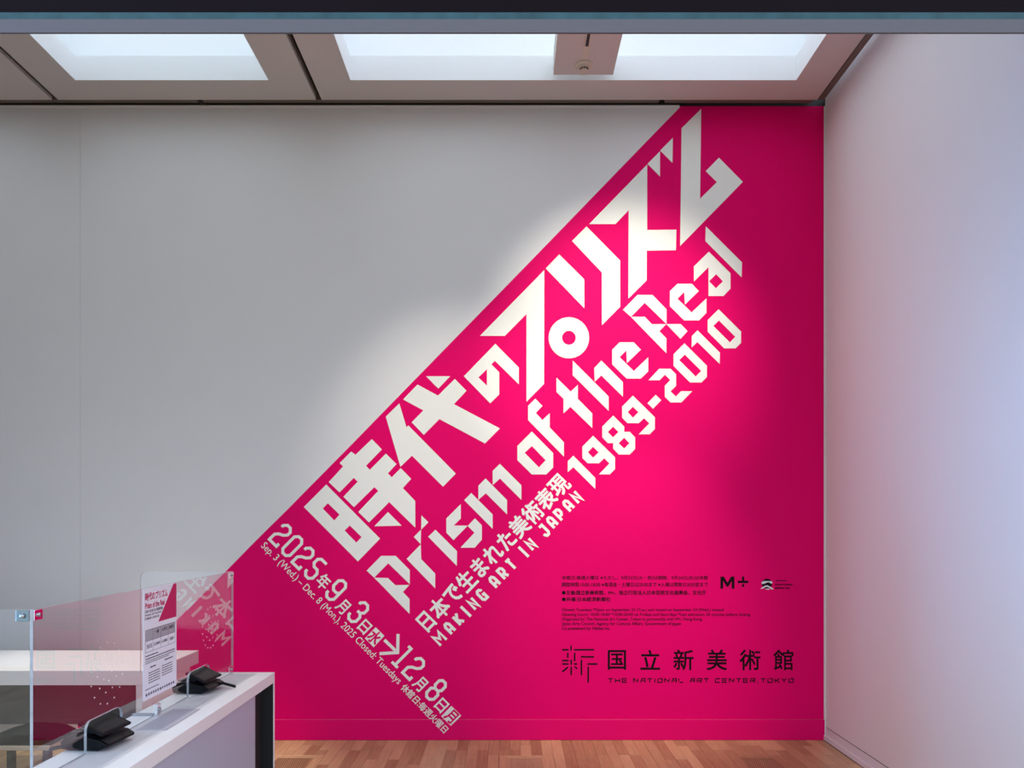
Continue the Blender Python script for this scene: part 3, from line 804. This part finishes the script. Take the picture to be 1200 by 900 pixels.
add_text('title_print', [('時代のプリズム', .05, .71, .115, .075, M_PINKI, .03), ('Prism of the Real', .05, .62, .185, .055, M_PINKI, .03)])
add_text('subtitle_print', [('日本で生まれた美術表現', .05, .56, .225, .03, M_INK, .015), ('MAKING ART IN JAPAN', .05, .52, .255, .02, M_INK, .015), ('1989-2010', .05, .45, .285, .022, M_INK, .015)])
tb = MB()
tb.prism([[(.06, .375), (.95, .375), (.95, .475), (.06, .475)]], pf, 0.0014, PT - 0.0003, M_GREYI)
for yy in (.375, .475, .575): tb.prism([[(.06, yy), (.95, yy), (.95, yy + .003), (.06, yy + .003)]], pf, 0.0014, PT - 0.0001, M_INK)
for xx in (.06, .27, .50, .73, .946): tb.prism([[(xx, .375), (xx + .004, .375), (xx + .004, .577), (xx, .577)]], pf, 0.0014, PT - 0.0001, M_INK)
tb.build('price_table', pos)
add_text('price_print', [('一般', .32, .45, .43, .035, M_INK, .02), ('大学生', .53, .70, .43, .035, M_INK, .02), ('高校生', .76, .92, .43, .035, M_INK, .02),
                         ('当日', .09, .24, .545, .04, M_INK, .02), ('2,000', .29, .48, .54, .03, M_INK, .02), ('1,000', .53, .70, .54, .03, M_INK, .02), ('500', .78, .90, .54, .03, M_INK, .02)])['kind'] = 'stuff'
gp = MB(); rp = random.Random(5)


def greek(x0, x1, y, h):
    x = x0
    while x < x1:
        w = rp.uniform(.02, .06); e = min(x + w, x1)
        gp.prism([[(x, y), (e, y), (e, y + h), (x, y + h)]], pf, 0.0014, PT, M_INK); x = e + .010


for y, h, x0, x1 in ((.605, .010, .06, .42), (.632, .010, .06, .94), (.655, .007, .06, .94), (.672, .007, .06, .75)): greek(x0, x1, y, h)
greek(.20, .36, .715, .012); greek(.62, .88, .700, .012)
for k in range(5):
    greek(.15, .48, .765 + k * .022, .008); greek(.54, .86, .750 + k * .022, .008)
greek(.06, .45, .905, .008)
x = .07
while x < .93:
    w = rp.uniform(.02, .045); gp.prism([[(x, .945), (x + w, .945), (x + w, .945 + rp.uniform(.014, .026)), (x, .968)]], pf, 0.0014, PT, M_INK); x += w + .03
gp.build('small_print', pos)['kind'] = 'stuff'


# ------------------------------------------------------------------ payment terminals
def terminal(loc, rz, label, cable):
    t = thing('payment_terminal', label, 'terminal', loc, 'payment terminals on the counter'); t.rotation_euler = (0, 0, rz)
    fr = lambda p, q: (p[0], q, p[1])
    W = 0.072
    MB().prism([[(-.075, .004), (.040, .004), (.068, .014), (.068, .022), (.045, .034), (.0, .042), (-.03, .046), (-.060, .044), (-.080, .026)]], fr, -W, W, M_PLAST).build('body', t, bevel=0.003)
    MB().prism([[(-.06, 0), (.035, 0), (.04, .0038), (-.065, .0038)]], fr, -W + .008, W - .008, M_BLACK).build('foot', t)
    MB().prism([[(-.035, .043), (-.005, .040), (.02, .062), (-.012, .074)]], fr, -W * .5, W * .5, M_PLAST).build('neck', t)
    a = Vector((-.022, .0865)); d = Vector((.080, -.034)); nn = Vector((.034, .080)).normalized() * .009
    pl = [a, a + d, a + d - nn, a - nn]
    MB().prism([[tuple(q) for q in pl]], fr, -W, W, M_PLAST).build('display', t, bevel=0.003)
    sc_ = [a + d * .08 + nn * .08, a + d * .92 + nn * .08, a + d * .92 + nn * .02, a + d * .08 + nn * .02]
    MB().prism([[tuple(q) for q in sc_]], fr, -W * .88, W * .88, M_SCREEN).build('screen_glass', t)
    MB().prism([[(.0695, .0215), (.0715, .0225), (.0485, .0362), (.0465, .0345)]], fr, -W * .9, W * .9, M_SCREEN).build('card_slot', t)
    kp = MB()
    for i in range(4):
        for j in range(3):
            cx, cy = -.066 + i * .010, -.03 + j * .03
            kp.box((cx - .0035, cy - .010, .0435), (cx + .0035, cy + .010, .0480), M_SCREEN)
    kp.build('keypad', t)
    if cable:
        cpts = [(.06, .02, .024), (.080, .035, .024), (.100, .045, .016), (.128, .045, .009)]
    else:
        cpts = [(-.06, -.055, .012), (-.085, -.070, .010), (-.105, -.080, .0065)]
    cm = MB(); k = cm.mi(M_PLAST)
    for i, p in enumerate(cpts):
        for q in range(8):
            an = 2 * math.pi * q / 8
            cm.v.append((p[0], p[1] + .006 * math.cos(an), p[2] + .006 * math.sin(an)))
    for i in range(len(cpts) - 1):
        for q in range(8):
            cm.f.append((i * 8 + q, i * 8 + (q + 1) % 8, (i + 1) * 8 + (q + 1) % 8, (i + 1) * 8 + q)); cm.m.append(k)
    cm.f += [tuple(range(8))[::-1], tuple(range(8 * (len(cpts) - 1), 8 * len(cpts)))]; cm.m += [k, k]
    cm.build('cable', t, True)
    return t


terminal((-1.255, 2.360, ZK + 0.0010), math.radians(-6), 'black payment terminal in the nearer cutout of the acrylic screen', False)
terminal((-1.248, 3.105, ZK + 0.0010), math.radians(-6), 'black payment terminal with a short cord in the farther screen cutout', True)

# ------------------------------------------------------------------ back desk and chair
ZD = 0.72
dk = thing('back_desk', 'long cream-topped desk behind the ticket counter', 'desk', (-3.6, 4.54, 0))
DO = Vector(dk.location)


def db(name, a, b, m, bevel=0.0):
    return bx(name, tuple(a[i] - DO[i] for i in range(3)), tuple(b[i] - DO[i] for i in range(3)), m, dk, bevel)


db('desktop', (-5.6, 4.217, ZD - 0.08), (-1.966, 4.87, ZD), M_LAM, 0.0015)
db('leg_panel', (-2.050, 4.225, 0), (-2.016, 4.86, ZD - 0.0805), M_LAM, 0.001)
db('leg_panel', (-5.59, 4.225, 0), (-5.55, 4.86, ZD - 0.0805), M_LAM, 0.001)
db('modesty_panel', (-5.548, 4.80, 0.27), (-2.0505, 4.82, ZD - 0.0805), M_DESKB)

ch = thing('stool', 'black cushioned stool with pale wooden seat frame behind the counter', 'stool', (-2.385, 3.84, 0))
cu = MB()
pts = [(-.19, .004), (-.15, .018), (-.05, .040), (.07, .036), (.12, .026), (.175, .0), (.165, -.012), (-.17, -.012)]
cu.prism([[(x, z + .468) for x, z in pts]], lambda p, t: (p[0], t, p[1]), -.12, .12, M_CUSH)
cu.build('seat_cushion', ch, bevel=0.008)
MB().box((-.19, -.125, .432), (.165, .125, .4555), M_TAN).build('seat_frame', ch, bevel=0.004)
for sx in (-.165, .14):
    for sy in (-.10, .10):
        MB().box((sx - .016, sy - .016, 0), (sx + .016, sy + .016, .4315), M_BLACK).build('leg', ch, bevel=0.003)
